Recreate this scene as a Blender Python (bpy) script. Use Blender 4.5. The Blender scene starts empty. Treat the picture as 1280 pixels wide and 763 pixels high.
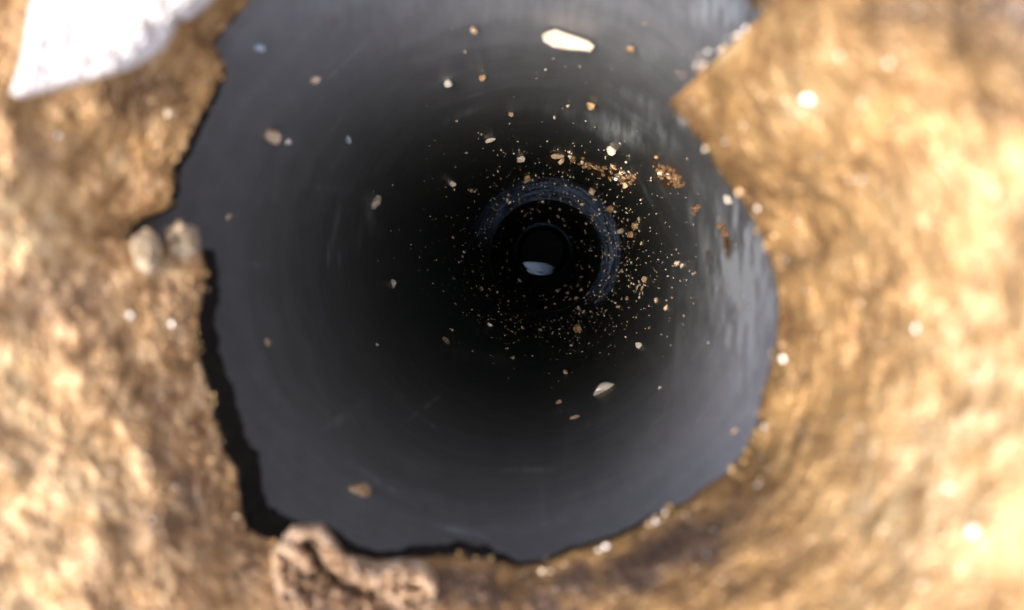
import bpy, bmesh, math, random
import numpy as np
from mathutils import Vector, Matrix

random.seed(7)
rng = np.random.default_rng(7)
SC = bpy.context.scene
COL = SC.collection

# ------------------------------------------------------------------ camera
PW, PH = 1280.0, 763.0
F = 1108.0                       # focal length in photo pixels
VP = np.array([675.0, 310.0])    # where the pipe axis vanishes
Z0 = 0.14                        # distance from lens to the broken lip (m)

cam_d = bpy.data.cameras.new('camera')
cam = bpy.data.objects.new('camera', cam_d)
COL.objects.link(cam)
cam_d.sensor_width = 36.0
cam_d.lens = F / PW * 36.0
cam_d.clip_start = 0.002
cam_d.clip_end = 50.0
v = Vector(((VP[0] - PW / 2) / F, -(VP[1] - PH / 2) / F, -1.0)).normalized()
q = v.rotation_difference(Vector((0, 0, -1)))
RC = q.to_matrix()
cam.matrix_world = RC.to_4x4()
cam.location = (0, 0, 0)
cam_d.dof.use_dof = True
cam_d.dof.focus_distance = 0.50
cam_d.dof.aperture_fstop = 14.5
cam_d.dof.aperture_blades = 0
SC.camera = cam
RCn = np.array(RC)

# ------------------------------------------------------------------ light
SUN_EL, SUN_AZ = 80.0, 207.0     # azimuth measured from +X, counter-clockwise
w = bpy.data.worlds.new('World')
SC.world = w
w.use_nodes = True
nt = w.node_tree
nt.nodes.clear()
wo = nt.nodes.new('ShaderNodeOutputWorld')
bg = nt.nodes.new('ShaderNodeBackground')
sk = nt.nodes.new('ShaderNodeTexSky')
sk.sky_type = 'NISHITA'
sk.sun_disc = False
sk.sun_elevation = math.radians(SUN_EL)
sk.sun_rotation = math.radians(90 - SUN_AZ)
sk.air_density = 1.0
sk.dust_density = 3.0
bg.inputs['Strength'].default_value = 0.15
hs = nt.nodes.new('ShaderNodeHueSaturation')      # thin high cloud: a paler sky
hs.inputs['Saturation'].default_value = 0.66
nt.links.new(sk.outputs[0], hs.inputs['Color'])
nt.links.new(hs.outputs[0], bg.inputs[0])
nt.links.new(bg.outputs[0], wo.inputs[0])

sd = bpy.data.lights.new('sun', 'SUN')
sd.energy = 1.5
sd.angle = math.radians(21)
sd.color = (1.0, 0.91, 0.78)
sun = bpy.data.objects.new('sun', sd)
COL.objects.link(sun)
el, az = math.radians(SUN_EL), math.radians(SUN_AZ)
sdir = Vector((math.cos(el) * math.cos(az), math.cos(el) * math.sin(az), math.sin(el)))
sun.rotation_euler = sdir.to_track_quat('Z', 'Y').to_euler()
sun.location = (0, 0, 3)

vs = SC.view_settings
vs.view_transform = 'Standard'
vs.look = 'None'
vs.exposure = 2.27
vs.gamma = 1.0
vs.use_curve_mapping = False
SC.cycles.use_denoising = True
SC.cycles.max_bounces = 14
SC.cycles.diffuse_bounces = 5
SC.cycles.glossy_bounces = 10
SC.cycles.sample_clamp_indirect = 6.0
SC.render.film_transparent = False

# ------------------------------------------------------------------ maths helpers
def ray(px, py):
    px = np.asarray(px, float); py = np.asarray(py, float)
    d = np.stack([(px - PW / 2) / F, -(py - PH / 2) / F, -np.ones_like(px)], -1)
    d = d @ RCn.T
    return d / (-d[..., 2:3])     # z = -1

def W(px, py, zf):
    """world point seen at pixel px, py, at depth zf * Z0 below the lens"""
    return ray(px, py) * (np.asarray(zf, float) * Z0)[..., None]

def _hash(ix, iy, iz, seed):
    n = (ix * 374761393 + iy * 668265263 + iz * 2147483647 + seed * 974711) & 0xFFFFFFFF
    n = ((n ^ (n >> 13)) * 1274126177) & 0xFFFFFFFF
    n = ((n ^ (n >> 16)) * 2246822519) & 0xFFFFFFFF
    n = n ^ (n >> 15)
    return (n & 0xFFFF) / 65535.0 * 2 - 1

def vnoise(P, seed=0):
    P = np.asarray(P, float)
    i = np.floor(P).astype(np.int64)
    f = P - i
    u = f * f * f * (f * (f * 6 - 15) + 10)
    out = 0
    for dx in (0, 1):
        for dy in (0, 1):
            for dz in (0, 1):
                wt = ((u[..., 0] if dx else 1 - u[..., 0]) * (u[..., 1] if dy else 1 - u[..., 1])
                      * (u[..., 2] if dz else 1 - u[..., 2]))
                out = out + wt * _hash(i[..., 0] + dx, i[..., 1] + dy, i[..., 2] + dz, seed)
    return out

def fbm(P, octv=4, seed=0, gain=0.5, ridge=False):
    a, s, tot = 1.0, 0.0, 0.0
    P = np.asarray(P, float)
    for k in range(octv):
        n = vnoise(P, seed + k * 17)
        if ridge:
            n = 1 - 2 * np.abs(n)
        s = s + a * n; tot += a
        P = P * 2.03 + 5.17; a *= gain
    return s / tot

def sstep(a, b, x):
    t = np.clip((np.asarray(x, float) - a) / (b - a), 0, 1)
    return t * t * (3 - 2 * t)

def grid_faces(nr, nc, wrap):
    r = np.arange(nr - 1)[:, None]
    c = np.arange(nc if wrap else nc - 1)[None, :]
    c2 = (c + 1) % nc
    return np.stack([r * nc + c, r * nc + c2, (r + 1) * nc + c2, (r + 1) * nc + c], -1).reshape(-1, 4)

def mesh_obj(name, verts, faces, mat, parent=None, smooth=True, attrs=None, loc=None):
    me = bpy.data.meshes.new(name)
    verts = np.asarray(verts, float).reshape(-1, 3)
    if loc is not None:
        verts = verts - np.asarray(loc)
    me.from_pydata(verts.tolist(), [], faces.tolist() if hasattr(faces, 'tolist') else faces)
    me.materials.append(mat)
    if attrs:
        for k, a in attrs.items():
            at = me.attributes.new(k, 'FLOAT', 'POINT')
            at.data.foreach_set('value', np.asarray(a, np.float32).ravel())
    me.polygons.foreach_set('use_smooth', [smooth] * len(me.polygons))
    me.update()
    o = bpy.data.objects.new(name, me)
    if loc is not None:
        o.location = loc
    if parent is not None:
        o.parent = parent
    COL.objects.link(o)
    return o

def tag(o, label=None, cat=None, group=None, kind=None):
    if label: o['label'] = label
    if cat: o['category'] = cat
    if group: o['group'] = group
    if kind: o['kind'] = kind
    return o

def empty(name, loc):
    o = bpy.data.objects.new(name, None)
    o.empty_display_size = 0.01
    o.location = loc
    COL.objects.link(o)
    return o

# ------------------------------------------------------------------ material helpers
class NT:
    def __init__(s, name):
        s.m = bpy.data.materials.new(name)
        s.m.use_nodes = True
        s.t = s.m.node_tree
        s.b = s.t.nodes['Principled BSDF']
        s.co = None
    def n(s, typ, **kw):
        x = s.t.nodes.new(typ)
        for k, v_ in kw.items():
            setattr(x, k, v_)
        return x
    def l(s, a, b):
        s.t.links.new(a, b)
    def coords(s, scale, rot=(0, 0, 0)):
        tc = s.n('ShaderNodeTexCoord')
        mp = s.n('ShaderNodeMapping')
        mp.inputs['Scale'].default_value = scale
        mp.inputs['Rotation'].default_value = rot
        s.l(tc.outputs['Object'], mp.inputs['Vector'])
        return mp.outputs[0]
    def noise(s, vec, scale, detail=5, rough=0.55, dist=0.0):
        x = s.n('ShaderNodeTexNoise')
        x.inputs['Scale'].default_value = scale
        x.inputs['Detail'].default_value = detail
        x.inputs['Roughness'].default_value = rough
        x.inputs['Distortion'].default_value = dist
        s.l(vec, x.inputs['Vector'])
        return x.outputs['Fac']
    def ramp(s, fac, stops):
        x = s.n('ShaderNodeValToRGB')
        e = x.color_ramp.elements
        while len(e) < len(stops):
            e.new(0.5)
        for i, (p, c) in enumerate(stops):
            e[i].position = p
            e[i].color = (c[0], c[1], c[2], 1) if hasattr(c, '__len__') else (c, c, c, 1)
        s.l(fac, x.inputs[0])
        return x.outputs[0]
    def mix(s, fac, a, b, mode='MIX'):
        x = s.n('ShaderNodeMix', data_type='RGBA', blend_type=mode)
        for val, idx in ((fac, 0), (a, 6), (b, 7)):
            if hasattr(val, 'links') or hasattr(val, 'is_linked'):
                s.l(val, x.inputs[idx])
            elif idx == 0:
                x.inputs[0].default_value = val
            else:
                x.inputs[idx].default_value = (val[0], val[1], val[2], 1)
        return x.outputs[2]
    def math(s, op, a, b=None):
        x = s.n('ShaderNodeMath', operation=op)
        for i, val in enumerate((a, b)):
            if val is None: continue
            if hasattr(val, 'is_linked'): s.l(val, x.inputs[i])
            else: x.inputs[i].default_value = val
        return x.outputs[0]
    def attr(s, name):
        x = s.n('ShaderNodeAttribute', attribute_name=name)
        return x.outputs['Fac']
    def bump(s, h, strength, dist, prev=None):
        x = s.n('ShaderNodeBump')
        x.inputs['Strength'].default_value = strength
        x.inputs['Distance'].default_value = dist
        s.l(h, x.inputs['Height'])
        if prev is not None: s.l(prev, x.inputs['Normal'])
        return x.outputs[0]
    def set(s, **kw):
        for k, val in kw.items():
            i = s.b.inputs[k.replace('_', ' ')]
            if hasattr(val, 'is_linked'): s.l(val, i)
            elif hasattr(val, '__len__') and len(val) == 3: i.default_value = (*val, 1)
            else: i.default_value = val
        return s.m

def mat_crust():
    m = NT('ochre_crust')
    c = m.coords((1000, 1000, 1000))           # millimetres
    big = m.noise(c, 0.085, 4, 0.6, 0.4)
    mid = m.noise(c, 0.27, 4, 0.58, 0.3)
    fine = m.noise(c, 1.15, 6, 0.65)
    st = m.noise(m.coords((950, 380, 500), (0, 0, 0.25)), 0.8, 5, 0.6, 0.6)
    col = m.ramp(mid, [(0.28, (0.075, 0.034, 0.013)), (0.43, (0.20, 0.098, 0.034)),
                       (0.53, (0.36, 0.20, 0.075)), (0.70, (0.52, 0.345, 0.16))])
    col = m.mix(m.ramp(st, [(0.42, 0.0), (0.64, 0.65)]), col, (0.40, 0.235, 0.095))
    col = m.mix(m.ramp(fine, [(0.30, 0.6), (0.46, 0.0)]), col, (0.07, 0.036, 0.016))
    col = m.mix(m.ramp(fine, [(0.60, 0.0), (0.72, 0.8)]), col, (0.58, 0.46, 0.29))
    col = m.mix(m.ramp(big, [(0.36, 0.75), (0.50, 0.0)]), col, (0.11, 0.052, 0.017))
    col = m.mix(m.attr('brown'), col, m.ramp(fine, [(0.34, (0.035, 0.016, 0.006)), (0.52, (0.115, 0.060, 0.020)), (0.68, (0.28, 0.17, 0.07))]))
    col = m.mix(m.ramp(m.noise(m.coords((1000, 1000, 400)), 0.13, 4, 0.6), [(0.46, 0.0), (0.64, 0.7)]), col, (0.38, 0.215, 0.078))
    col = m.mix(m.math('MULTIPLY', m.attr('rosy'), 0.42), col, m.ramp(mid, [(0.32, (0.045, 0.026, 0.019)), (0.46, (0.22, 0.125, 0.065)), (0.62, (0.52, 0.37, 0.235))]))
    col = m.mix(m.math('MULTIPLY', m.attr('stain'), 0.92), col,
                m.ramp(fine, [(0.35, (0.024, 0.014, 0.012)), (0.56, (0.070, 0.043, 0.032)), (0.72, (0.18, 0.115, 0.08))]))
    col = m.mix(m.attr('pale'), col, m.ramp(mid, [(0.35, (0.40, 0.24, 0.10)), (0.6, (0.52, 0.39, 0.22))]))
    b = m.bump(fine, 0.38, 0.0005)
    b = m.bump(m.noise(c, 3.5, 3, 0.6), 0.5, 0.00022, b)
    return m.set(Base_Color=col, Roughness=m.ramp(fine, [(0.3, 0.62), (0.7, 0.36)]), Normal=b)

def mat_chunk():
    m = NT('pale_broken_crust')
    c = m.coords((1000, 1000, 1000))
    mid = m.noise(c, 0.45, 5, 0.62, 0.3)
    fine = m.noise(c, 1.6, 5, 0.6)
    col = m.ramp(mid, [(0.28, (0.20, 0.11, 0.05)), (0.42, (0.46, 0.29, 0.16)), (0.58, (0.76, 0.60, 0.47))])
    col = m.mix(m.attr('groove'), col, (0.06, 0.026, 0.012))  # shade in the groove painted into the colour
    b = m.bump(fine, 0.7, 0.0006)
    return m.set(Base_Color=col, Roughness=0.42, Normal=b)

def mat_pipe():
    m = NT('dark_pipe_plastic')
    film_light, rust, smear_sheen = m.attr('film_light'), m.attr('rust'), m.attr('smear_sheen')
    c = m.coords((1000, 1000, 1000))
    n1 = m.noise(m.coords((60, 60, 700)), 1.0, 6, 0.65)      # drawn round the bore
    n2 = m.noise(c, 0.11, 5, 0.6)
    base = m.mix(m.ramp(n2, [(0.35, 0.0), (0.7, 1.0)]), (0.016, 0.022, 0.019), (0.032, 0.038, 0.036))
    base = m.mix(m.math('MULTIPLY', film_light, m.ramp(n2, [(0.2, 0.86), (0.8, 1.0)])), base, (0.55, 0.545, 0.58))
    base = m.mix(smear_sheen, base, (0.68, 0.72, 0.77))
    base = m.mix(rust, base, (0.17, 0.085, 0.035))
    b = m.bump(n1, 0.35, 0.0006)
    b = m.bump(m.noise(c, 0.9, 4, 0.6), 0.05, 0.0003, b)
    r = m.mix(m.math('MAXIMUM', smear_sheen, film_light), m.ramp(n1, [(0.3, 0.33), (0.7, 0.48)]), (0.6, 0.6, 0.6))
    return m.set(Base_Color=base, Roughness=r, Normal=b, Specular_IOR_Level=0.35)

def mat_collar():
    m = NT('blue_grey_coupling')
    n1 = m.noise(m.coords((90, 90, 2600)), 1.0, 6, 0.7)
    n3 = m.noise(m.coords((900, 900, 900)), 0.5, 4, 0.6)
    col = m.ramp(n1, [(0.34, (0.04, 0.07, 0.14)), (0.50, (0.26, 0.40, 0.74)), (0.66, (0.58, 0.72, 0.95))])
    col = m.mix(m.ramp(n3, [(0.35, 0.75), (0.6, 0.0)]), col, (0.035, 0.045, 0.07))
    col = m.mix(m.attr('ring_sheen'), (0.014, 0.015, 0.018), col)
    return m.set(Base_Color=col, Roughness=0.42, Normal=m.bump(n1, 0.6, 0.0006))

def mat_grain(name, a, b, c, rough):
    m = NT(name)
    oi = m.n('ShaderNodeObjectInfo')
    n1 = m.noise(m.coords((1, 1, 1)), 1.7, 3, 0.6)
    col = m.ramp(m.math('ADD', m.math('MULTIPLY', oi.outputs['Random'], 0.75), m.math('MULTIPLY', n1, 0.3)), [(0.15, c), (0.5, a), (0.9, b)])
    return m.set(Base_Color=col, Roughness=rough, Specular_IOR_Level=0.7)

def mat_simple(name, col, rough, var=0.25, scale=1.0, spec=0.5, bs=0.3):
    m = NT(name)
    n1 = m.noise(m.coords((1000, 1000, 1000)), scale, 4, 0.6)
    c = m.ramp(n1, [(0.3, tuple(x * (1 - var) for x in col)), (0.7, tuple(min(0.9, x * (1 + var)) for x in col))])
    return m.set(Base_Color=c, Roughness=rough, Specular_IOR_Level=spec, Normal=m.bump(n1, bs, 0.0004))

M_CRUST, M_CHUNK, M_PIPE, M_COLLAR = mat_crust(), mat_chunk(), mat_pipe(), mat_collar()
M_GRAIN = mat_grain('pale_sand', (0.66, 0.52, 0.38), (0.86, 0.80, 0.70), (0.34, 0.22, 0.13), 0.25)
M_TAN = mat_grain('tan_sand', (0.56, 0.36, 0.20), (0.74, 0.56, 0.38), (0.26, 0.15, 0.08), 0.3)
M_DUST = mat_simple('sand_dust', (0.62, 0.50, 0.37), 0.3, 0.4, 0.3)
M_OCHRE = mat_simple('ochre_grit', (0.27, 0.165, 0.068), 0.4, 0.6, 0.11)
M_MUD = mat_simple('brown_mud', (0.22, 0.12, 0.055), 0.5, 0.4, 0.8)
M_BLUE = mat_simple('blue_white_fleck', (0.62, 0.70, 0.82), 0.3, 0.1)
M_FLAKE = mat_simple('white_flake', (0.52, 0.48, 0.46), 0.5, 0.26, 0.09, bs=0.12)
M_SPARK = mat_simple('clear_quartz', (0.86, 0.82, 0.78), 0.08, 0.05, spec=0.9)
def mat_water():
    m = NT('bluish_water')
    c = m.coords((1000, 1000, 1000))
    n1 = m.noise(c, 0.30, 3, 0.5)
    return m.set(Base_Color=(0.10, 0.14, 0.22), Roughness=0.05, IOR=1.33, Specular_IOR_Level=0.075, Specular_Tint=(0.46, 0.62, 1.0), Normal=m.bump(n1, 0.06, 0.0004))
M_WATER = mat_water()
M_NODULE = mat_simple('wet_pale_crust', (0.74, 0.58, 0.44), 0.25, 0.35, 0.45)
M_LIP_SHADE = mat_simple('lip_shade_black', (0.014, 0.011, 0.010), 0.75, 0.5, 0.5, 0.2)  # black of the added strip that stands for lip shade
M_BLACK = mat_simple('black_plastic', (0.010, 0.010, 0.011), 0.8, 0.3, spec=0.1)

# ------------------------------------------------------------------ pipe path
# (depth factor, axis offset in lip pixels from the vanishing point, radius in lip pixels)
ZC = 4.94                                         # depth factor of the coupling
MZ = np.array([1.1, 1.9, 2.7, 3.7, 4.94])
MX = np.array([-84, -55, -25, 5, 38.0])
MY = np.array([0, 22, 38, 40, 30.0])
R1 = 484.0
THICK = 16.0
TH0 = math.atan2(658 - 328, 306 - 592)          # the mouth is a little oval towards this side

def axis1(zf):
    # gentle cubic fit keeps the bore smooth
    return np.polyval(CX, zf), np.polyval(CY, zf)
CX, CY = np.polyfit(MZ, MX, 3), np.polyfit(MZ, MY, 3)

def rad1(th, zf):
    return R1 * (1 + 0.045 * np.cos(2 * (th - TH0)) * np.exp(-(zf - 1.08) / 0.5)) * (1 - 0.004 * (zf - 1.1))

def wall_px(px, py):
    """depth factor of the main pipe wall seen at pixel"""
    lo, hi = 1.05, 5.2
    for _ in range(50):
        z = 0.5 * (lo + hi)
        ax, ay = axis1(z)
        dx, dy = px - VP[0] - ax / z, py - VP[1] - ay / z
        r = rad1(math.atan2(dy, dx), z) / z
        if math.hypot(dx, dy) < r: lo = z
        else: hi = z
    return z

def U(ux, uy, zf):
    """axis-space point: lip pixels from the vanishing line, depth factor -> world"""
    return np.stack([np.asarray(ux) / F * Z0, -np.asarray(uy) / F * Z0, -np.asarray(zf) * Z0 * np.ones_like(ux)], -1)

NTH = 960
th = np.linspace(0, 2 * math.pi, NTH, endpoint=False)

def blob(px, py, cx, cy, a, b, rot=0):
    c, s = math.cos(math.radians(rot)), math.sin(math.radians(rot))
    dx, dy = px - cx, py - cy
    u, v_ = (dx * c + dy * s) / a, (-dx * s + dy * c) / b
    return np.exp(-(u * u + v_ * v_))

pipe = empty('pipe', U(np.array(-84.0), np.array(0.0), 1.1).tolist())
tag(pipe, 'dark grey smooth bore pipe running down behind the broken crust', 'pipe')
PL = Vector(pipe.location)

def tube(name, zs, fax, frad, mat, attrs_fn=None, outer=True):
    V, px_, py_, zz = [], [], [], []
    for z in zs:
        ax, ay = fax(z)
        r = frad(th, z)
        ux, uy = ax + r * np.cos(th), ay + r * np.sin(th)
        V.append(U(ux, uy, z))
        px_.append(VP[0] + ux / z); py_.append(VP[1] + uy / z); zz.append(np.full(NTH, z))
    nin = len(zs)
    if outer:
        zo = np.linspace(zs[0], zs[-1], 10)
        for z in zo:
            ax, ay = fax(z)
            r = frad(th, z) + THICK
            ux, uy = ax + r * np.cos(th), ay + r * np.sin(th)
            V.append(U(ux, uy, z)); px_.append(VP[0] + ux / z); py_.append(VP[1] + uy / z); zz.append(np.full(NTH, z))
    V = np.array(V)
    fi = grid_faces(nin, NTH, True)[:, ::-1]
    faces = [fi]
    if outer:
        k = np.arange(NTH); k2 = (k + 1) % NTH
        o0 = nin * NTH
        faces.append(np.stack([k, k2, o0 + k2, o0 + k], -1))
        faces.append(grid_faces(10, NTH, True) + o0)
    at = attrs_fn(V, np.array(px_), np.array(py_), np.array(zz)) if attrs_fn else None
    return mesh_obj(name, V - np.array(PL), np.concatenate(faces), mat, pipe, True, at)

def pipe_attrs(V, px, py, z):
    Pn = np.stack([px / 9.0, py / 9.0, z], -1)
    n = fbm(np.stack([px / 16, py / 16, 0 * z], -1), 4, 3)
    ns = fbm(np.stack([px / 7, py / 30, 0 * z], -1), 4, 9)
    # dried coat that thins away down the bore, with wall light painted in
    film_light = np.clip(np.exp(-(z - 1.45) / 0.85), 0, 1) * (0.85 + 0.12 * n)
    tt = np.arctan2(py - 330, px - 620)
    film_light = film_light * (1 + 0.17 * fbm(np.stack([np.cos(tt) * 0.9, np.sin(tt) * 0.9, z * 16], -1), 4, 91)) * (0.34 + 0.72 * np.exp(-((tt - 0.35) / 0.62) ** 2) + 0.72 * np.exp(-((tt + 1.5) / 0.8) ** 2))  # right and top walls painted brighter, as the light falls
    L = 0  # pale smears, with the silvery reflections of the right wall painted in
    for cx, cy, a, b, r, k in [(950, 335, 13, 75, -14, 1.1), (925, 300, 16, 45, -20, .8), (905, 325, 8, 50, -12, 1.0), (916, 350, 5, 40, -6, .9), (893, 345, 4, 40, -6, .7), (935, 380, 6, 50, 0, .7),
                               (883, 330, 8, 45, -10, .55), (915, 400, 22, 60, 5, .4), (775, 168, 32, 11, 22, .5),
                               (825, 165, 20, 8, 48, .55), (850, 155, 10, 7, 40, .4), (905, 18, 45, 26, 0, 1.0), (925, 400, 26, 120, 4, .45), (860, 420, 22, 80, 10, .2), (650, 10, 240, 30, 0, .22), (780, 170, 55, 14, 24, .3),
                               (800, 70, 22, 12, 35, .25), (690, 140, 60, 6, 6, .14), (600, 105, 40, 9, -6, .12),
                               (520, 55, 45, 8, -14, .14), (455, 290, 6, 24, 14, .16), (465, 275, 5, 16, -20, .12),
                               (580, 672, 24, 3, 12, .35), (605, 447, 45, 7, 8, .12), (700, 60, 60, 10, 4, .14), (800, 130, 50, 7, 25, .22), (935, 420, 18, 60, 8, .35), (880, 240, 9, 24, -30, .3), (860, 262, 8, 24, -25, .25)]:
        L = L + k * blob(px, py, cx, cy, a, b, r)
    L = L * (0.55 + 1.3 * ns)
    r_ = np.random.default_rng(5)
    for _ in range(46):                                # scuffs and scratches left in the bore
        t0, r0 = r_.uniform(0, 6.28), r_.uniform(150, 350)
        ln = r_.uniform(8, 46)
        turn = 90 if r_.random() < 0.6 else r_.uniform(-30, 30)
        L = L + r_.uniform(0.05, 0.22) * blob(px, py, 660 + r0 * math.cos(t0), 330 + r0 * math.sin(t0), ln, r_.uniform(1.3, 4.5), math.degrees(t0) + turn) * (0.6 + 1.2 * ns)
    L = np.clip(L, 0, 0.9)
    Rr = 0
    for cx, cy, a, b, r, k in [(735, 207, 34, 5, 22, .8), (770, 220, 24, 13, 25, .9), (838, 222, 22, 12, 35, .9), (820, 208, 6, 14, -20, .7),
                               (868, 262, 8, 10, 0, .8), (897, 275, 6, 14, -15, .9), (906, 300, 5, 22, -8, .9),
                               (884, 318, 4, 12, 0, .6), (880, 205, 10, 5, 50, .5), (515, 452, 12, 8, -30, .3),
                               (410, 30, 22, 14, 0, .22), (690, 202, 18, 5, 5, .7), (700, 215, 22, 4, 10, .5), (298, 555, 8, 18, 0, .5)]:
        Rr = Rr + k * blob(px, py, cx, cy, a, b, r)
    Rr = np.clip(Rr * (0.55 + 1.9 * n + 0.8 * ns) * 1.5 - 0.12, 0, 0.95)
    return {'film_light': np.clip(film_light, 0, 1.1), 'smear_sheen': L, 'rust': Rr}

zs1 = 1.1 * (ZC / 1.1) ** np.linspace(0, 1, 330)
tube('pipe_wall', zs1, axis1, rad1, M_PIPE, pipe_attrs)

# coupling: a step that shows wide at the top and right
a1x, a1y = axis1(ZC)
r1e = float(np.mean(rad1(th, ZC)))
ZD = ZC + 0.62
ZE = 11.0
a2x, a2y = (682 - VP[0]) * ZD, (320 - VP[1]) * ZD
R2 = 70 * ZD
def ax_c(z):
    t = (z - ZC) / 0.62
    return a1x + (a2x - a1x) * t, a1y + (a2y - a1y) * t
def rad_c(t_, z):
    t = (z - ZC) / 0.62
    return (r1e + (R2 - r1e) * t) + 2.5 * fbm(np.stack([np.cos(t_) * 3, np.sin(t_) * 3, t_ * 0 + z * 40], -1), 3, 5)
def ring_sheen(V, px, py, z):
    t = np.arctan2(py - 318, px - 682)                 # blue-grey reflection painted round the upper side of the coupling only
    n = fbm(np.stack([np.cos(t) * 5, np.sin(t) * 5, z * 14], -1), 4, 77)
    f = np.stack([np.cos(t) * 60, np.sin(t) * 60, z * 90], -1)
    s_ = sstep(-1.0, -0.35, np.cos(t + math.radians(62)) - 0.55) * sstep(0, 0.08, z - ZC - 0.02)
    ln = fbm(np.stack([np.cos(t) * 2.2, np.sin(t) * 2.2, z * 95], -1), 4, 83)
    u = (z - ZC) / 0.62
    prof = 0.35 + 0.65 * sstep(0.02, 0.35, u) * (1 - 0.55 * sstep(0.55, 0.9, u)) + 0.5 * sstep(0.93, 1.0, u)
    return {'ring_sheen': np.clip(s_ * prof * (0.62 + 0.9 * n + 1.3 * ln + 0.5 * fbm(f, 3, 79)), 0, 1)}
tube('coupling', np.linspace(ZC + 0.002, ZD, 130), ax_c, rad_c, M_COLLAR, ring_sheen)
EX, EY = (679 - VP[0]) * ZE, (314.5 - VP[1]) * ZE
def ax_2(z):
    t = (z - ZD) / (ZE - ZD)
    return a2x + (EX - a2x) * t, a2y + (EY - a2y) * t
rad_2 = lambda t_, z: np.full_like(t_, R2)
zero = lambda V, px, py, z: {'film_light': 0 * z, 'smear_sheen': 0 * z, 'rust': 0 * z}
tube('lower_pipe', (ZD + 0.004) * (ZE / (ZD + 0.004)) ** np.linspace(0, 1, 120), ax_2, rad_2, M_PIPE, zero)
# inner collar at the bottom of the lower pipe, then the short end socket
ax_e = lambda z: (EX, EY)
rad_e = lambda t_, z: np.full_like(t_, R2 - 26 * min(1, (z - ZE) / 0.12))
tube('end_ring', np.linspace(ZE + 0.004, ZE + 0.12, 6), ax_e, rad_e, M_COLLAR, lambda V, px, py, z: {'ring_sheen': sstep(-0.2, 0.6, -(py - 314) / 33.0) * 0.9})  # highlight along the ring's upper arc is painted in
tube('end_socket', np.linspace(ZE + 0.124, 14.4, 24), ax_e, lambda t_, z: np.full_like(t_, R2 - 26), M_BLACK)
# end cap: a shallow dished disc
rr = np.linspace(0.0, R2 - 8, 14)
V = np.array([U(EX + r * np.cos(th), EY + r * np.sin(th), 14.4 + 0.25 * (1 - (r / R2) ** 2)) for r in rr])
mesh_obj('end_cap', V - np.array(PL), grid_faces(len(rr), NTH, True), M_BLACK, pipe)

# ------------------------------------------------------------------ water lying in the far end of the pipe
def puddle(name, outline, zf, aim, thick, label):
    """a flat pool of water whose surface mirrors the bright mouth of the pipe"""
    o = np.array(outline, float)
    c = o.mean(0)
    P = np.array(W(np.array(aim[0]), np.array(aim[1]), np.array(zf)))
    M = np.array(U(np.array(-60.0), np.array(10.0), 1.0))
    n_ = -P / np.linalg.norm(P) + (M - P) / np.linalg.norm(M - P)
    n_ /= np.linalg.norm(n_)
    def hit(px, py):
        d = ray(px, py)
        return d * (P @ n_) / (d @ n_)[..., None]
    ts = np.linspace(0, 1, 9)
    front = np.array([hit(c[0] + (o[:, 0] - c[0]) * t, c[1] + (o[:, 1] - c[1]) * t) for t in ts])
    back = front[::-1] - n_ * thick
    Vv = np.concatenate([front, back])
    bs = front.reshape(-1, 3).mean(0)
    ob = mesh_obj(name, Vv, grid_faces(len(Vv), len(o), True), M_WATER, None, False, None, bs)
    return tag(ob, label, 'puddle')
def arc(cx, cy, r, a0, a1, n=24):
    return [(cx + r * math.cos(math.radians(a)), cy + r * math.sin(math.radians(a))) for a in np.linspace(a0, a1, n)]
ZW = ZE + 0.45
rw = (R2 - 27) / ZW
cx_, cy_ = VP[0] + EX / ZW, VP[1] + EY / ZW
puddle('puddle', [(cx_ - 25, cy_ + 14), (cx_ - 18, cy_ + 13.2), (cx_ - 8, cy_ + 13.6), (cx_ + 2, cy_ + 15), (cx_ + 9, cy_ + 17.5), (cx_ + 15, cy_ + 21.5)] + arc(cx_ - 2, cy_ - 6, 32.0, 58, 142), ZW, (673, 334), 0.004,
       'pale blue crescent of water shining at the far bottom of the pipe')
puddle('puddle', arc(cx_ - 2, cy_ - 6, 33.4, 62, 124) + arc(cx_ - 2, cy_ - 6.3, 36.2, 118, 68), ZW, (672, 342), 0.004,
       'thin lower sliver of water just under the shining blue crescent')

# ------------------------------------------------------------------ crust
HC = np.array([600.0, 345.0])
EDGE = [(289, -4), (262, 18), (252, 37), (269, 60), (282, 87), (269, 111), (249, 151), (232, 188), (218, 208), (217, 235), (214, 258),
        (190, 269), (160, 283), (153, 292), (158, 301), (190, 294), (206, 296), (212, 286), (222, 280), (245, 284), (252, 318), (259, 342), (252, 376), (246, 410), (252, 454), (264, 495),
        (269, 524), (279, 564), (296, 588), (299, 618), (306, 658), (322, 670), (353, 678), (380, 682), (403, 686), (433, 694), (470, 701),
        (521, 698), (554, 695), (608, 698), (648, 708), (669, 705), (682, 702), (709, 690), (742, 682), (776, 671), (803, 655),
        (823, 644), (850, 632), (877, 611), (910, 591), (931, 564), (947, 527), (952, 495), (966, 448), (973, 393), (969, 352),
        (959, 311), (942, 277), (932, 257), (907, 228), (884, 188), (863, 161), (845, 139), (828, 124), (813, 103), (850, 100), (867, 90),
        (880, 64), (900, 44), (932, 40), (954, 20), (974, -4), (978, -30), (940, -62), (850, -85), (640, -100), (430, -75), (330, -45)]
E = np.array(EDGE, float)
NC = 1500
tc = np.linspace(0, 2 * math.pi, NC, endpoint=False)
def edge_r(t):
    dx, dy = math.cos(t), math.sin(t)
    best = 0
    for a, b in zip(E, np.roll(E, -1, 0)):
        ex, ey = b - a
        den = dx * ey - dy * ex
        if abs(den) < 1e-9: continue
        wx, wy = a - HC
        s_ = (wx * ey - wy * ex) / den
        u_ = (wx * dy - wy * dx) / den
        if s_ > 0 and -1e-6 <= u_ <= 1 + 1e-6: best = max(best, s_)
    return best
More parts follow.
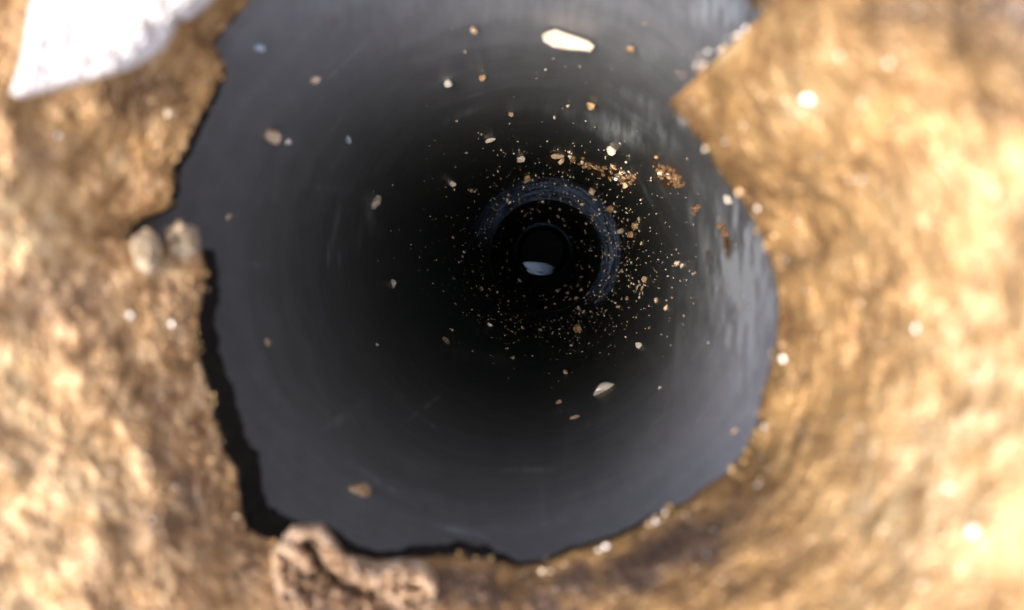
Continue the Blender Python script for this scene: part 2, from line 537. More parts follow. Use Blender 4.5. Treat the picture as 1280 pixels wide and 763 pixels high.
re_ = np.array([edge_r(t) for t in tc])
ct0, st0 = np.cos(tc), np.sin(tc)
re_ = re_ + 5.0 * np.exp(-((tc - 5.46) / 0.14) ** 2) * fbm(np.stack([ct0 * 45, st0 * 45, 0 * tc], -1), 3, 23) + 3.2 * fbm(np.stack([np.cos(tc) * 32, np.sin(tc) * 32, 0 * tc], -1), 4, 21) * (1 - 0.6 * sstep(0.2, 0.9, np.cos(tc - 0.2)))
ct, stn = np.cos(tc), np.sin(tc)
# the hole never opens wider than the mouth of the pipe
mdx, mdy = HC[0] - VP[0] - axis1(1.1)[0] / 1.1, HC[1] - VP[1] - axis1(1.1)[1] / 1.1
mouth = np.array([min(r for r in np.linspace(250, 560, 311)
                      if math.hypot(mdx + r * c_, mdy + r * s_) >= float(rad1(math.atan2(mdy + r * s_, mdx + r * c_), 1.1)) / 1.1)
                  for c_, s_ in zip(ct, stn)])
re_ = np.minimum(re_, mouth - 2)
kk = np.exp(-(np.arange(-60, 61) / 26.0) ** 2); kk /= kk.sum()
res_ = np.convolve(np.concatenate([re_[-60:], re_, re_[:60]]), kk, 'valid')
wr = sstep(-0.1, 0.55, np.cos(tc - 0.15))        # right-hand side, where crust hugs the pipe

def edge_d(px, py):
    t = np.arctan2(py - HC[1], px - HC[0]) % (2 * math.pi)
    return np.hypot(px - HC[0], py - HC[1]) - np.interp(t, np.append(tc, 2 * math.pi), np.append(re_, re_[0]))

def crust_depth(px, py, d):
    """depth factor of the crust face, d pixels outside the hole"""
    right = sstep(560, 980, px)
    rise = (0.345 + 0.145 * right) * (1 - np.exp(-d / 230.0))
    base = 0.985 - rise
    P = np.stack([px, py, 0 * px], -1)
    amp = sstep(-5, 60, d)
    n = 0.035 * fbm(P / 150.0, 3, 31) * amp + 0.011 * fbm(P * np.array([1 / 42., 1 / 48., 1]), 4, 41, 0.55) * (0.4 + 0.6 * amp) * (1 - 0.45 * right)
    n = n + (0.0035 - 0.0012 * right) * fbm(P * np.array([1 / 10., 1 / 12., 1]), 4, 51, 0.6, True) + 0.004 * fbm(P / 5.0, 3, 55)
    tt = np.arctan2(py - 345, px - 600)
    n = n + 0.005 * right * fbm(np.stack([d / 13.0, tt * 7, 0 * d], -1), 3, 57) * sstep(380, 60, d)
    return base + n

def stain_at(px, py):
    s = 0
    for cx, cy, a, b, r, k in [(760, 725, 140, 42, -18, 1.3), (600, 735, 80, 34, 0, 1.5), (250, 650, 80, 60, 40, .9), (150, 500, 70, 60, 0, .3), (80, 360, 90, 40, 0, .55),
                               (235, 355, 35, 45, 0, .65), (880, 665, 60, 40, -40, .9), (300, 730, 50, 50, 0, .6), (1260, 10, 90, 60, 20, .6),
                               (1000, 330, 28, 60, 0, .3), (850, 130, 30, 25, 50, .35), (140, 700, 50, 50, 0, .35), (180, 290, 30, 20, 0, .6), (40, 30, 60, 60, 0, .5), (1170, 40, 60, 30, 0, .3)]:
        s = s + k * blob(px, py, cx, cy, a, b, r)
    n = fbm(np.stack([px / 40, py / 40, 0 * px], -1), 4, 61)
    return np.clip(s * (0.75 + 0.9 * n), 0, 1)

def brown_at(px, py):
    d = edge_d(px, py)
    s = 1.0 * np.exp(-(np.clip(d, 0, None) / 95.0) ** 1.5) * sstep(450, 760, px)  # darker beside the right rim: fall of light painted into the colour
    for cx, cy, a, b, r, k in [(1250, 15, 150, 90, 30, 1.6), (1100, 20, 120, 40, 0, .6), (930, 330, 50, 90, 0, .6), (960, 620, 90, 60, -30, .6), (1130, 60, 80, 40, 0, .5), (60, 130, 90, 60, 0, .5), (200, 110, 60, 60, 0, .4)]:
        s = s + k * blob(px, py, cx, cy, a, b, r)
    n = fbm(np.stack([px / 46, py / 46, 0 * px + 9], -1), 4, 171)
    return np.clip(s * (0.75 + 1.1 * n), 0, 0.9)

def pale_at(px, py):
    s = 0
    for cx, cy, a, b, r, k in [(1010, 125, 35, 40, 30, .9), (1230, 420, 90, 200, 0, .75), (1190, 640, 140, 120, 0, .85), (40, 285, 80, 50, 0, .9), (60, 620, 90, 90, 0, .65), (30, 740, 60, 40, 0, .7), (20, 480, 50, 60, 0, .5),
                               (140, 197, 14, 14, 0, 1), (905, 62, 30, 18, -40, .8), (1235, 250, 60, 50, 0, .5), (1130, 250, 50, 40, 0, .3)]:
        s = s + k * blob(px, py, cx, cy, a, b, r)
    n = fbm(np.stack([px / 28, py / 28, 0 * px + 3], -1), 4, 71)
    return np.clip(s * (0.7 + 0.9 * n), 0, 0.9)

rings, depth = [], []
zlip_r, zlip_l = 1.045, 1.115
zlip = zlip_l + (zlip_r - zlip_l) * wr
# underside and broken inner face, from the pipe outwards-in, then the front face
nin = lambda k, s: fbm(np.stack([ct * 30, stn * 30, 0 * ct + k], -1), 4, s)
for off, f_ in ((130, 1.10), (70, 1.05), (30, 1.0), (10, 0.9), (3 , 0.7), (0.5, 0.45), (0, 0.2), (1.5, 0.05)):
    z = 0.99 + (zlip - 0.99) * f_ + 0.008 * nin(f_ * 5, 81)
    r = re_ + off + (2.5 * nin(f_ * 7, 91) if off < 20 else 0)
    rings.append(r); depth.append(z)
ds = np.concatenate([np.linspace(3, 120, 78), np.linspace(122.5, 420, 120)[0:], np.linspace(428, 760, 50)])
for d in ds:
    r = res_ + d + (re_ - res_) * np.exp(-d / 75.0)
    px, py = HC[0] + r * ct, HC[1] + r * stn
    rings.append(r); depth.append(crust_depth(px, py, np.full(NC, d)))
rings, depth = np.array(rings), np.array(depth)
pxg, pyg = HC[0] + rings * ct, HC[1] + rings * stn
V = W(pxg, pyg, depth)
# broad outer shelf that carries on past the frame at the same height
last = V[-1]
outs = []
for g in (1.25, 1.7, 2.4, 3.2):
    s_ = last.copy(); s_[:, :2] *= g
    s_[:, 2] = last[:, 2] * (1 + 0.10 * (g - 1)) + 0.004 * fbm(s_ * 60, 3, 5)
    outs.append(s_)
V = np.concatenate([V, np.array(outs)])
pxa = np.concatenate([pxg, np.repeat(pxg[-1:], 4, 0)]); pya = np.concatenate([pyg, np.repeat(pyg[-1:], 4, 0)])
base = W(np.array(600.), np.array(345.), np.array(1.05))
crust = mesh_obj('rock_crust', V, grid_faces(V.shape[0], NC, True), M_CRUST, None, True,
                 {'stain': stain_at(pxa, pya), 'pale': pale_at(pxa, pya),
                  'brown': brown_at(pxa, pya), 'rosy': np.clip(sstep(620, 180, pxa) * sstep(60, 420, pya) + 0.35 * sstep(500, 100, pxa), 0, 1)}, base)
tag(crust, 'rough golden brown rock crust with a jagged hole broken through it', 'rock')

# black strip added as the shade under the lip, where it is undercut
SHADE_STRIP = [(270, 62, 3), (282, 87, 6), (249, 151, 8), (218, 208, 9), (217, 240, 8), (200, 275, 6), (245, 284, 10), (252, 318, 14), (252, 376, 20), (250, 430, 24),
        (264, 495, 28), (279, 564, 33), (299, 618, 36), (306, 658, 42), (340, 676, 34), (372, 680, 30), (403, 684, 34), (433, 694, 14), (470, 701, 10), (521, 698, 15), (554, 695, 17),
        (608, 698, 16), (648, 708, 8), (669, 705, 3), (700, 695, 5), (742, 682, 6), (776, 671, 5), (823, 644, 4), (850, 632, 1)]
sa = np.array([math.atan2(y - HC[1], x - HC[0]) % (2 * math.pi) for x, y, _ in SHADE_STRIP])
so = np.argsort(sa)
sw = np.interp(tc, np.concatenate([[0], sa[so], [2 * math.pi]]), np.concatenate([[-6], np.array([q_[2] for q_ in SHADE_STRIP], float)[so], [-6]]))
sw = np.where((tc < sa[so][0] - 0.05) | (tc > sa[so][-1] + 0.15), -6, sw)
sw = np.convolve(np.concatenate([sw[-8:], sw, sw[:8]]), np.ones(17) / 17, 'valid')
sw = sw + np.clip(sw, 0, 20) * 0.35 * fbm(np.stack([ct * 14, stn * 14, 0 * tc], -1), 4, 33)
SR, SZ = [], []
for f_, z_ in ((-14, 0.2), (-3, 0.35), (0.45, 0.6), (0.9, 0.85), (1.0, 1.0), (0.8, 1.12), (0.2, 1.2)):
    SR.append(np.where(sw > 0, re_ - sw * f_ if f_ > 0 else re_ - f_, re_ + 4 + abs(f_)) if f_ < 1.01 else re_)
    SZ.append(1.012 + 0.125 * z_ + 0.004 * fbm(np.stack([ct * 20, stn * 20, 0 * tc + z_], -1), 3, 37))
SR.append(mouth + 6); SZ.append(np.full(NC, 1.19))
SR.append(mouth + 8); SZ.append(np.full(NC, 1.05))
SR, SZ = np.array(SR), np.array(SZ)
mesh_obj('lip_shade_strip', W(HC[0] + SR * ct, HC[1] + SR * stn, SZ) - base, grid_faces(len(SR), NC, True)[:, ::-1], M_LIP_SHADE, crust)

def seg_d(px, py, pts):
    best = np.full(px.shape, 1e9)
    for (x0, y0), (x1, y1) in zip(pts[:-1], pts[1:]):
        dx, dy = x1 - x0, y1 - y0
        t = np.clip(((px - x0) * dx + (py - y0) * dy) / (dx * dx + dy * dy), 0, 1)
        best = np.minimum(best, np.hypot(px - x0 - t * dx, py - y0 - t * dy))
    return best

def inside(px, py, poly):
    poly = np.array(poly, float)
    c = np.zeros(px.shape, bool)
    for (x0, y0), (x1, y1) in zip(poly, np.roll(poly, -1, 0)):
        cond = ((y0 > py) != (y1 > py))
        xi = (x1 - x0) * (py - y0) / (y1 - y0 + 1e-12) + x0
        c ^= cond & (px < xi)
    return c

def lump(name, poly, ridges, mat, h0, soft, label=None, parent=crust, cat=None, nr=70, na=200, zback=0.05, zbase=None, flat=0.0, grooves=(), rough=1.0):
    """a solid lump: the outline poly at its own distance, domed front with ridges, closed behind"""
    poly = np.array(poly, float)
    c = poly.mean(0)
    seg = np.roll(poly, -1, 0) - poly
    L = np.hypot(seg[:, 0], seg[:, 1]); cum = np.append(0, np.cumsum(L))
    s_ = np.linspace(0, cum[-1], na, endpoint=False)
    k = np.searchsorted(cum, s_, side='right') - 1
    o = poly[k] + seg[k] * ((s_ - cum[k]) / L[k])[:, None]
    o = o + 2.0 * rough * fbm(np.stack([o[:, 0] / 8, o[:, 1] / 8, 0 * o[:, 0]], -1), 3, 13)[:, None] * (o - c) / (np.linalg.norm(o - c, axis=1)[:, None] + 1)
    ts = np.linspace(0.0, 1, nr)
    px = c[0] + (o[:, 0] - c[0])[None, :] * ts[:, None]
    py = c[1] + (o[:, 1] - c[1])[None, :] * ts[:, None]
    rim = seg_d(px, py, [tuple(p) for p in np.vstack([poly, poly[:1]])])
    dome = np.sqrt(1 - (1 - np.clip(rim / soft, 0, 1)) ** 2)
    h = h0 * dome
    for pts, wd, hh in ridges:
        wob = np.stack([px, py, 0 * px], -1)
        brk = 0.55 + 1.1 * np.clip(0.5 + 1.1 * fbm(wob / 13.0, 3, 211), 0, 1)      # ridges crumble along their length
        dd_ = seg_d(px + 5.0 * fbm(wob / 11.0, 3, 213), py + 5.0 * fbm(wob / 11.0, 3, 217), pts)
        h = h + hh * brk * np.exp(-(dd_ / wd) ** 2) * np.clip(dome * 1.3, 0, 1)
    gr = np.zeros_like(h)
    for pts, wd, hh in grooves:
        gq = np.exp(-(seg_d(px, py, pts) / wd) ** 2)
        h = h - hh * gq; gr = gr + gq
    P = np.stack([px, py, 0 * px], -1)
    h = h + rough * (0.020 * fbm(P / 15.0, 4, 103, 0.6, True) + 0.022 * fbm(P / 5.0, 3, 107, 0.6)) * dome
    if rough >= 1.4:                                   # broken, flaky terraces
        st_ = 0.014
        q = h / st_ + 0.9 * fbm(P / 9.0, 3, 219)
        h = 0.45 * h + 0.55 * st_ * (np.floor(q) + sstep(0.25, 0.75, q - np.floor(q)))
    dd = np.clip(edge_d(px, py), 2, None)
    if zbase is None:
        zb = crust_depth(px, py, dd)
        zb = 0.25 * zb + 0.75 * zb.mean()
    else:
        zb = zbase(px, py)
    front = W(px, py, zb - h)
    back = W(px[::-1], py[::-1], (zb + zback)[::-1])
    V = np.concatenate([front, back[:1] * 1.0, back])
    f = grid_faces(V.shape[0], na, True)
    bs = V.reshape(-1, 3).mean(0)
    pl = np.array(parent.location) if parent is not None else np.zeros(3)
    gg = np.concatenate([gr, gr[::-1][:1] * 0, gr[::-1] * 0])
    ob = mesh_obj(name, V - pl, f, mat, parent, True, {'groove': np.clip(gg, 0, 1), 'stain': 0 * gg, 'pale': 0 * gg}, bs - pl)
    if label: tag(ob, label, cat)
    return ob

# pale ridged chunk at the bottom
lump('crust_chunk', [(338, 690), (352, 676), (366, 657), (403, 655), (418, 672), (432, 693), (470, 702), (500, 698), (530, 702), (548, 724), (546, 748), (536, 790), (350, 800), (344, 740)],
     [([(372, 664), (402, 662), (418, 686), (432, 706), (470, 722), (505, 740)], 11, 0.034), ([(352, 682), (386, 702)], 8, 0.035),
      ([(348, 720), (372, 752), (420, 775)], 14, 0.018), ([(470, 712), (520, 712), (540, 738)], 12, 0.03)],
     M_CHUNK, 0.035, 14, 'pale ridged chunk of crust curling over the bottom lip', grooves=[([(384, 682), (398, 706), (424, 730), (452, 742)], 5, 0.045)], rough=1.9, nr=110, na=300)
# two bright nodules beside the notch on the left lip
lump('crust_nodule', [(163, 296), (178, 288), (196, 293), (203, 312), (200, 332), (186, 345), (170, 335), (164, 315)],
     [([(182, 305), (184, 330)], 9, 0.02)], M_NODULE, 0.075, 16, 'rounded pale nodule at the inner end of the lip notch', nr=60, na=140, rough=2.6)
lump('crust_nodule', [(206, 296), (214, 283), (226, 279), (244, 284), (250, 300), (248, 318), (232, 325), (212, 318)],
     [([(228, 292), (238, 312)], 7, 0.02)], M_NODULE, 0.075, 16, 'knobbly pale nodule jutting out at the lip below the notch', nr=60, na=140, rough=2.6)

# thin white flake lying on the crust at the top left
lump('white_flake', [(14, 116), (24, 122), (60, 114), (104, 103), (165, 86), (204, 64), (219, 38), (224, 24), (238, 25), (262, 6), (292, -34), (170, -60), (60, -50), (38, 12), (32, 55), (22, 92)],
     [([(110, 95), (200, 20), (250, -20)], 26, 0.012)], M_FLAKE, 0.020, 10, 'broad white flake lying on the crust by the top of the hole', None, 'stone flake', zback=0.03,
     zbase=lambda px, py: 0.985 - 0.355 * (1 - np.exp(-np.clip(edge_d(px, py), 2, None).mean(0) / 230.0))[None, :] * 0 - 0.355 * (1 - np.exp(-np.clip(np.hypot(px - 600, py - 345) - 375, 5, None) / 230.0)) - 0.045, rough=0.2)

# ------------------------------------------------------------------ grains
def grain_mesh(name, seed, mat, sub=2, el=1.0):
    bm = bmesh.new()
    bmesh.ops.create_icosphere(bm, subdivisions=sub, radius=1.0)
    r_ = np.random.default_rng(seed)
    ph = r_.uniform(0, 6, 9)
    cuts = [(Vector(r_.normal(size=3)).normalized(), r_.uniform(0.45, 0.8)) for _ in range(9)]
    for vt in bm.verts:
        d = vt.co.normalized()
        k = 1 + 0.10 * math.sin(3 * d.x + ph[0]) + 0.10 * math.sin(4 * d.y + ph[1]) + 0.08 * math.sin(5 * d.z + ph[2])
        p = d * k
        for n_, h_ in cuts:                     # broken facets
            e = p.dot(n_) - h_
            if e > 0: p -= n_ * e
        vt.co = Vector((p.x * el, p.y, p.z * 0.85))
    me = bpy.data.meshes.new(name)
    bm.to_mesh(me); bm.free()
    me.materials.append(mat)
    return me
MESH_P = [grain_mesh('sand_grain', 100 + i, M_GRAIN, 2, 1 + 0.25 * (i % 3)) for i in range(6)]
MESH_T = [grain_mesh('sand_grain', 200 + i, M_TAN, 2, 1 + 0.2 * (i % 3)) for i in range(5)]
MESH_B = [grain_mesh('fleck', 300 + i, M_BLUE, 2, 2.4) for i in range(2)]
MESH_S = [grain_mesh('crystal', 400 + i, M_SPARK, 1, 1.2) for i in range(4)]
MESH_M = [grain_mesh('mud_crumb', 500 + i, M_MUD, 2, 1.2) for i in range(3)]

def wall_frame(px, py, which=1):
    """position on the bore wall, with inward normal"""
    if which == 1:
        z = wall_px(px, py)
        ax, ay = axis1(z)
    else:
        # lower pipe or the coupling face
        lo, hi = ZC + 0.02, ZE - 0.1
        for _ in range(40):
            z = 0.5 * (lo + hi)
            if z < ZD: (ax, ay), rad = ax_c(z), r1e + (R2 - r1e) * (z - ZC) / 0.62
            else: (ax, ay), rad = ax_2(z), R2
            if math.hypot(px - VP[0] - ax / z, py - VP[1] - ay / z) < rad / z: lo = z
            else: hi = z
    p = W(np.array(float(px)), np.array(float(py)), np.array(z))
    c = U(np.array(ax), np.array(ay), z)
    n_ = Vector(c - p); n_.z = 0
    return Vector(p), n_.normalized(), z

def rim_side(px, py):
    """true when the pixel lies outside the coupling mouth, on the main pipe wall"""
    return math.hypot(px - VP[0] - a1x / ZC, py - VP[1] - a1y / ZC) > r1e / ZC + 0.5

def put(px, py, size, me, name, rot=None, stretch=1.0, parent=None, sink=0.35, tilt_up=0.25):
    p, n_, z = wall_frame(px, py, 1 if rim_side(px, py) else 2)
    s = size * 0.5 * z * Z0 / F
    zax = n_
    up = Vector((0, 0, 1))
    xax = up.cross(zax).normalized()
    yax = zax.cross(xax)
    R_ = Matrix((xax, yax, zax)).transposed().to_4x4()
    a = random.uniform(0, 6.28) if rot is None else math.radians(rot)
    o = bpy.data.objects.new(name, me)
    ax_ = Vector((random.gauss(0, 1), random.gauss(0, 1), random.gauss(0, 1))).normalized()
    o.matrix_world = Matrix.Translation(p + n_ * s * sink) @ R_ @ (Matrix.Rotation(a, 4, 'Z') if rot is not None else Matrix.Rotation(a, 4, ax_)) @ Matrix.Diagonal((s * stretch, s, s, 1))
    if parent is not None:
        o.parent = parent
        o.matrix_parent_inverse = Matrix.Translation(-Vector(parent.location))
    COL.objects.link(o)
    return o

G = 'larger grains stuck to the pipe wall'
BIG = [  # px, py, size px, mesh, label, rot, stretch
    (711, 44, 32, MESH_P[5], 'largest pale flake of grit, at the top of the grey wall', 0, 1.25),
    (335, 166, 25, MESH_T[3], 'tan grain high on the left grey wall beside the flake side lip', None, 1),
    (393, 99, 12, MESH_P[4], 'round cream grain on upper left grey wall', None, 1),
    (324, 57, 12, MESH_B[0], 'pale blue fleck near the upper left lip', None, .5),
    (359, 177, 8, MESH_P[1], 'small cream grain just right of the tan upper left grain', None, 1),
    (467, 252, 14, MESH_P[2], 'bright cream grain halfway down the dark left wall', None, 1),
    (434, 174, 8, MESH_B[1], 'slanted blue white sliver on the upper left wall', 62, 1.0),
    (282, 271, 11, MESH_T[2], 'ochre grain next to the left notch', None, 1),
    (331, 431, 15, MESH_T[2], 'lone tan grain on the middle of the left wall', None, 1),
    (383, 510, 8, MESH_B[0], 'tiny blue fleck on the lower left wall', 70, .6),
    (449, 623, 32, MESH_T[4], 'large tan grain above the pale ridged chunk', None, 1.1),
    (450, 658, 11, MESH_P[3], 'small pale grain between the large tan grain and the bottom lip', None, 1),
    (754, 490, 20, MESH_P[4], 'large angular cream grain on the lower right dark wall', None, 1.1),
    (719, 524, 8, MESH_P[5], 'small grain below the large angular cream grain', None, 1),
    (699, 505, 8, MESH_T[4], 'tan speck left of the large angular cream grain', None, 1),
    (707, 468, 7, MESH_P[1], 'cream speck above left of the large angular cream grain', None, 1),
    (800, 434, 10, MESH_P[0], 'single pale grain low on the right dark wall', None, 1),
    (921, 540, 10, MESH_T[1], 'tan grain near the lower right lip', None, 1),
    (725, 414, 13, MESH_T[2], 'brown double grain below right of the far opening', None, 1.2),
    (740, 131, 12, MESH_T[3], 'dull brown grain on the upper wall under the grey smears', None, 1),
    (765, 187, 9, MESH_P[2], 'cream grain touching the lower edge of the pale upper smear', None, 1),
    (560, 104, 11, MESH_P[3], 'cream grain on the upper wall left of centre', None, 1),
    (603, 96, 8, MESH_T[4], 'brownish speck on the upper wall right of the cream grain', None, 1),
    (592, 36, 9, MESH_T[0], 'faint speck high on the top grey wall', None, 1),
    (638, 142, 7, MESH_P[4], 'small pale speck straight above the blue coupling', None, 1),
    (612, 174, 8, MESH_P[5], 'pale grain above the upper left of the coupling', None, 1),
    (650, 197, 12, MESH_P[0], 'flat striped grain above the blue coupling', 90, .8),
    (659, 221, 13, MESH_T[1], 'bright flat grain at the top edge of the blue coupling', 90, .7),
    (563, 229, 9, MESH_P[1], 'cream grain left of the blue coupling', None, 1),
    (489, 355, 9, MESH_P[2], 'bright speck on the far left of the black wall', None, 1),
    (556, 428, 12, MESH_P[3], 'glinting grain at lower left of the black wall', None, 1),
    (469, 432, 6, MESH_B[1], 'tiny white fleck on lower left black wall', 80, .5),
    (795, 281, 13, MESH_T[2], 'oval amber grain at the right of the coupling', 90, 1),
    (765, 260, 12, MESH_P[4], 'wedge shaped grain right of the blue coupling top', None, 1),
    (741, 238, 11, MESH_T[3], 'ring shaped brown grain on the coupling upper right', None, 1),
    (697, 193, 10, MESH_P[5], 'pale grain at the start of the brown mud streak', None, 1),
    (703, 199, 9, MESH_P[1], 'second pale grain under the start of the mud streak', None, 1),
    (790, 294, 9, MESH_T[4], 'amber grain under the oval amber grain', None, 1),
    (778, 288, 8, MESH_P[2], 'small bright grain left of the oval amber grain', None, 1),
    (807, 350, 8, MESH_P[0], 'round bright grain above the striped grit cluster', None, 1),
    (821, 376, 7, MESH_T[0], 'tan speck right of the striped grit cluster', None, 1),
    (834, 385, 6, MESH_T[2], 'dull speck furthest right of the striped grit cluster', None, 1),
    (640, 449, 8, MESH_T[3], 'tan grain at the bottom of the black wall', None, 1),
    (612, 408, 9, MESH_P[3], 'elongated pink grain below the far opening', 40, 1.3),
    (848, 329, 8, MESH_P[4], 'left of two pale specks on the right grey wall', None, 1),
    (854, 332, 6, MESH_P[5], 'right of two pale specks on the right grey wall', None, 1),
    (912, 248, 14, MESH_P[0], 'bright white grain at the right lip', 60, 1.3),
    (790, 60, 10, MESH_T[4], 'faint brown grain on the upper right grey wall', None, 1),
]
for i, (px, py, s, me, lab, rot, stc) in enumerate(BIG):
    o = put(px, py, s * 1.12, me, 'fleck' if me in MESH_B else 'sand_grain', rot, stc)
    tag(o, lab, 'fleck' if me in MESH_B else 'sand grain', G)

# clumps: a thing made of crumbs
def clump(name, label, spots, meshes):
    p, n_, z = wall_frame(spots[0][0], spots[0][1], 1 if rim_side(spots[0][0], spots[0][1]) else 2)
    e = empty(name, p)
    tag(e, label, 'mud clump' if 'mud' in name else 'grit cluster')
    for k, (px, py, s) in enumerate(spots):
        put(px, py, s, meshes[k % len(meshes)], 'crumb', None, 1.0, e, sink=-0.15)
    return e
def scatter(cx, cy, a, b, rot, n, s0, s1):
    out = []
    c, s = math.cos(math.radians(rot)), math.sin(math.radians(rot))
    for _ in range(n):
        t, r = random.uniform(0, 6.28), math.sqrt(random.random())
        u, v_ = a * r * math.cos(t), b * r * math.sin(t)
        out.append((cx + u * c - v_ * s, cy + u * s + v_ * c, s0 * 0.55 + (s1 * 1.15 - s0 * 0.55) * random.random() ** 2.2))
    return out
MT = [MESH_T[0], MESH_M[0], MESH_M[1], MESH_M[2], MESH_P[0], MESH_M[0], MESH_T[3], MESH_M[1]]
MM = [MESH_M[0], MESH_M[1], MESH_T[4], MESH_M[2], MESH_M[0], MESH_M[1]]
clump('mud_clump', 'rounded clump of tan crumbs at the end of the mud streak', scatter(772, 220, 21, 11, 18, 70, 4, 8.5), MT)
clump('mud_clump', 'long thin streak of brown mud above the blue coupling', scatter(728, 203, 28, 4.5, 24, 48, 3, 6.5), MT)
clump('mud_clump', 'triangular brown mud patch high on the right wall', scatter(838, 222, 22, 9, 30, 62, 3, 7.5) + scatter(822, 207, 6, 12, -20, 12, 3, 6), MM)
clump('mud_clump', 'short rusty streak running down the right wall', scatter(903, 290, 4, 20, -15, 26, 3, 7), [MESH_M[0], MESH_M[1], MESH_M[2]])
clump('mud_clump', 'small rusty spot left of the rusty streak', scatter(868, 262, 6, 8, 0, 12, 3, 6), [MESH_M[0], MESH_M[1]])
clump('grit_cluster', 'striped cluster of grit on the right black wall', scatter(799, 360, 8, 9, 30, 14, 4, 8), [MESH_P[0], MESH_T[1], MESH_P[2]])
clump('grit_cluster', 'pinkish cluster of grit low on the right black wall', scatter(751, 390, 7, 5, -20, 9, 3, 6), [MESH_T[1], MESH_M[2]])
clump('grit_cluster', 'faint clump of fibres and grit low on the left black wall', scatter(515, 453, 9, 5, -25, 12, 3, 6), MM)

# small grains: individuals first, the finest dust as one mass
ZONES = {
    'left': ('tiny pale grain on the black wall left of the far opening', 'tiny grains on the left of the bore'),
    'right': ('tiny pale grain on the black wall right of the far opening', 'tiny grains on the right of the bore'),
    'below': ('tiny pale grain on the black wall below the far opening', 'tiny grains at the bottom of the bore'),
    'above': ('tiny pale grain on the dark wall above the far opening', 'tiny grains at the top of the bore'),
}
def rand_spot():
    while True:
        t = random.uniform(0, 2 * math.pi)
        r = 66 + abs(random.gauss(0, 1)) * 50 + (15 * random.random())
        if random.random() < 0.12: r = random.uniform(42, 66)
        if random.random() < 0.10: r = random.uniform(150, 330)
        px, py = 680 + r * math.cos(t), 322 + r * math.sin(t)
        wgt = 0.55 + 0.3 * max(0, math.cos(t - 0.3))
        if math.pi * .25 < t < math.pi * .85: wgt = max(wgt, 0.72)
        if random.random() < wgt and r < 330 and edge_d(np.array(px), np.array(py)) < -25:
            return px, py, t, r
n_small = 235
for i in range(n_small):
    px, py, t, r = rand_spot()
    zone = 'right' if abs(px - 680) > abs(py - 322) and px > 680 else 'left' if abs(px - 680) > abs(py - 322) else 'below' if py > 322 else 'above'
    me = random.choice(MESH_P + MESH_T[:2])
    s = random.choice([1.8, 2, 2, 2.2, 2.5, 2.5, 2.5, 3, 3, 3.5, 4, 5])
    o = put(px, py, s, me, 'sand_grain')
    tag(o, ZONES[zone][0], 'sand grain', ZONES[zone][1])

def stuff_grains(name, spots, mat, parent=None, label=None):
    bm = bmesh.new()
    bmesh.ops.create_icosphere(bm, subdivisions=1, radius=1.0)
    bv = np.array([vt.co[:] for vt in bm.verts]); bf = np.array([[vt.index for vt in f.verts] for f in bm.faces]); bm.free()
    VV, FF = [], []
    for k, (p, s) in enumerate(spots):
        jit = bv * (1 + 0.30 * np.clip(rng.normal(size=(len(bv), 1)), -1.6, 1.6)) * rng.uniform(0.5, 1.35, 3)
        VV.append(np.array(p) + jit * s); FF.append(bf + k * len(bv))
    pl = np.array(parent.location) if parent is not None else np.zeros(3)
    o = mesh_obj(name, np.concatenate(VV) - pl, np.concatenate(FF), mat, parent, False)
    o['kind'] = 'stuff'
    if label: o['label'] = label
    return o
sp = []
for _ in range(1300):
    px, py, t, r = rand_spot()
    p, n_, z = wall_frame(px, py, 1 if rim_side(px, py) else 2)
    s = random.uniform(0.35, 1.1) ** 1.3 * z * Z0 / F
    sp.append((p + n_ * s * 0.3, s))
o = stuff_grains('sand', sp, M_DUST, None, 'fine pale sand dusted over the black pipe wall')
tag(o, None, 'sand')

# quartz glints on the crust: the ones that read as bright discs are parts, the rest one mass
def crust_pt(px, py):
    t = math.atan2(py - HC[1], px - HC[0]) % (2 * math.pi)
    d = math.hypot(px - HC[0], py - HC[1]) - float(np.interp(t, tc, res_))
    z = float(crust_depth(np.array([float(px)]), np.array([float(py)]), np.array([max(d, 3)]))[0])
    return Vector(W(np.array(float(px)), np.array(float(py)), np.array(z))), z
GL = [(1071, 183, 9), (978, 432, 12), (979, 448, 12), (925, 240, 11), (140, 197, 18), (190, 125, 9), (210, 140, 12), (45, 12, 13),
      (345, 705, 11), (1121, 590, 10), (907, 70, 8), (880, 80, 7), (1050, 70, 9),
      (1010, 125, 14), (1025, 140, 12), (1215, 665, 14), (1155, 730, 14), (240, 68, 10), (262, 92, 9), (206, 340, 12), (204, 370, 8),
      (215, 405, 8), (162, 395, 9), (1075, 380, 10), (1145, 410, 12), (1185, 610, 9), 
      (60, 425, 10), (110, 330, 9), (205, 245, 10), (183, 240, 10), (1240, 240, 12), (1110, 80, 9), (1000, 235, 7)]
for _ in range(26):                                  # crumbs along the ragged upper right lip
    t = random.random()
    GL.append((852 + 95 * t + random.gauss(0, 5), 100 - 72 * t + random.gauss(0, 5), random.uniform(3, 8)))
for x_, y_, s_ in ((820, 653, 11), (812, 657, 8), (828, 650, 7), (757, 684, 9), (748, 688, 7), (706, 705, 6)):
    GL.append((x_, y_, s_))
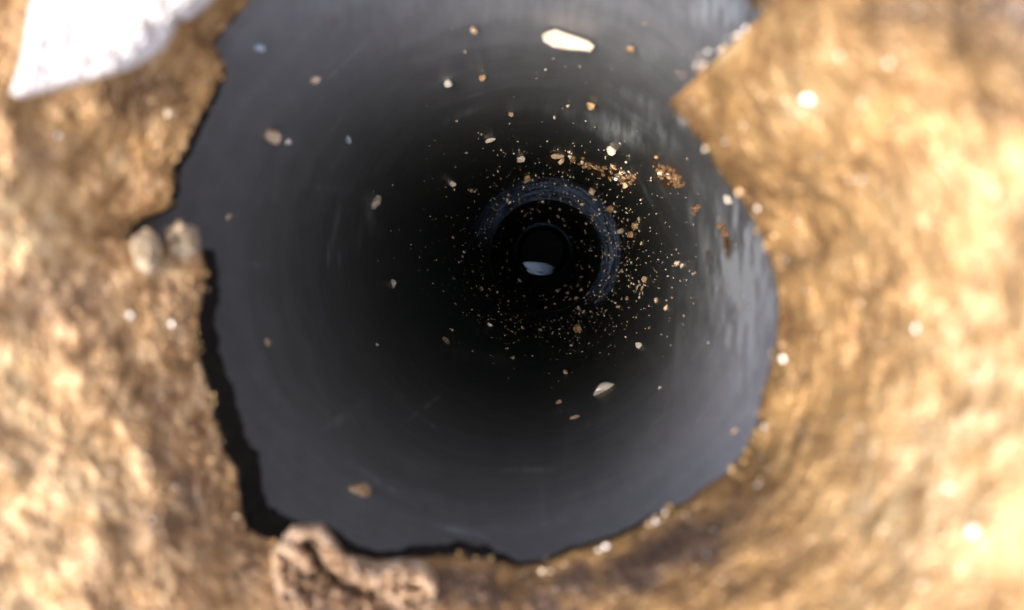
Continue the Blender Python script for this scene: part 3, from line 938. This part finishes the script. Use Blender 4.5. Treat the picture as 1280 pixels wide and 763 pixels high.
for _ in range(22):                                  # broken bits round the ridged chunk and the notch
    GL.append((random.uniform(345, 560), random.uniform(694, 770), random.uniform(3, 9)))
for _ in range(16):
    GL.append((random.uniform(165, 250), random.uniform(285, 345), random.uniform(3, 9)))
for px, py, s in GL:
    p, z = crust_pt(px, py)
    me = random.choice(MESH_S + MESH_P + MESH_T + MESH_T)
    o = bpy.data.objects.new('crystal' if me in MESH_S else 'crumb', me)
    r = s * 0.5 * z * Z0 / F
    o.matrix_world = Matrix.Translation(p + Vector((0, 0, r * 0.3)) - Vector(crust.location)) @ Matrix.Rotation(random.uniform(0, 6.3), 4, Vector((random.random(), random.random(), random.random())).normalized()) @ Matrix.Diagonal((r, r, r, 1))
    o.parent = crust
    COL.objects.link(o)
def grit(n, s0, s1, near, dark=False):
    sp = []
    while len(sp) < n:
        if near:
            t = random.uniform(0, 2 * math.pi)
            e_ = float(np.interp(t, tc, re_))
            if vnoise(np.array([[math.cos(t) * 9, math.sin(t) * 9, s1]]), 5)[0] < random.uniform(-0.5, 0.9): continue
            d = random.expovariate(1 / 9.0) - 0.5
            px, py = HC[0] + (e_ + d) * math.cos(t), HC[1] + (e_ + d) * math.sin(t)
        else:
            px, py = random.uniform(-60, 1340), random.uniform(-60, 820)
            if edge_d(np.array(px), np.array(py)) < 2 or (dark and stain_at(np.array(px), np.array(py)) + brown_at(np.array(px), np.array(py)) > 0.35 and random.random() < 0.85): continue
        p, z = crust_pt(px, py)
        s = (s0 + (s1 - s0) * random.random() ** 2.5) * z * Z0 / F
        if near:
            p.z -= random.uniform(0, 0.012) * Z0 if d < 3 else 0
        sp.append((p + Vector((0, 0, s * 0.05)), s))
    return sp
stuff_grains('quartz_grit', grit(600, 0.35, 2.0, False), M_SPARK, crust)
stuff_grains('ochre_grit', grit(900, 0.8, 3.6, False, True), M_OCHRE, crust)
stuff_grains('rim_grit', grit(420, 0.8, 4.2, True), M_OCHRE, crust)
stuff_grains('pale_rim_grit', grit(110, 0.6, 3.0, True), M_DUST, crust)
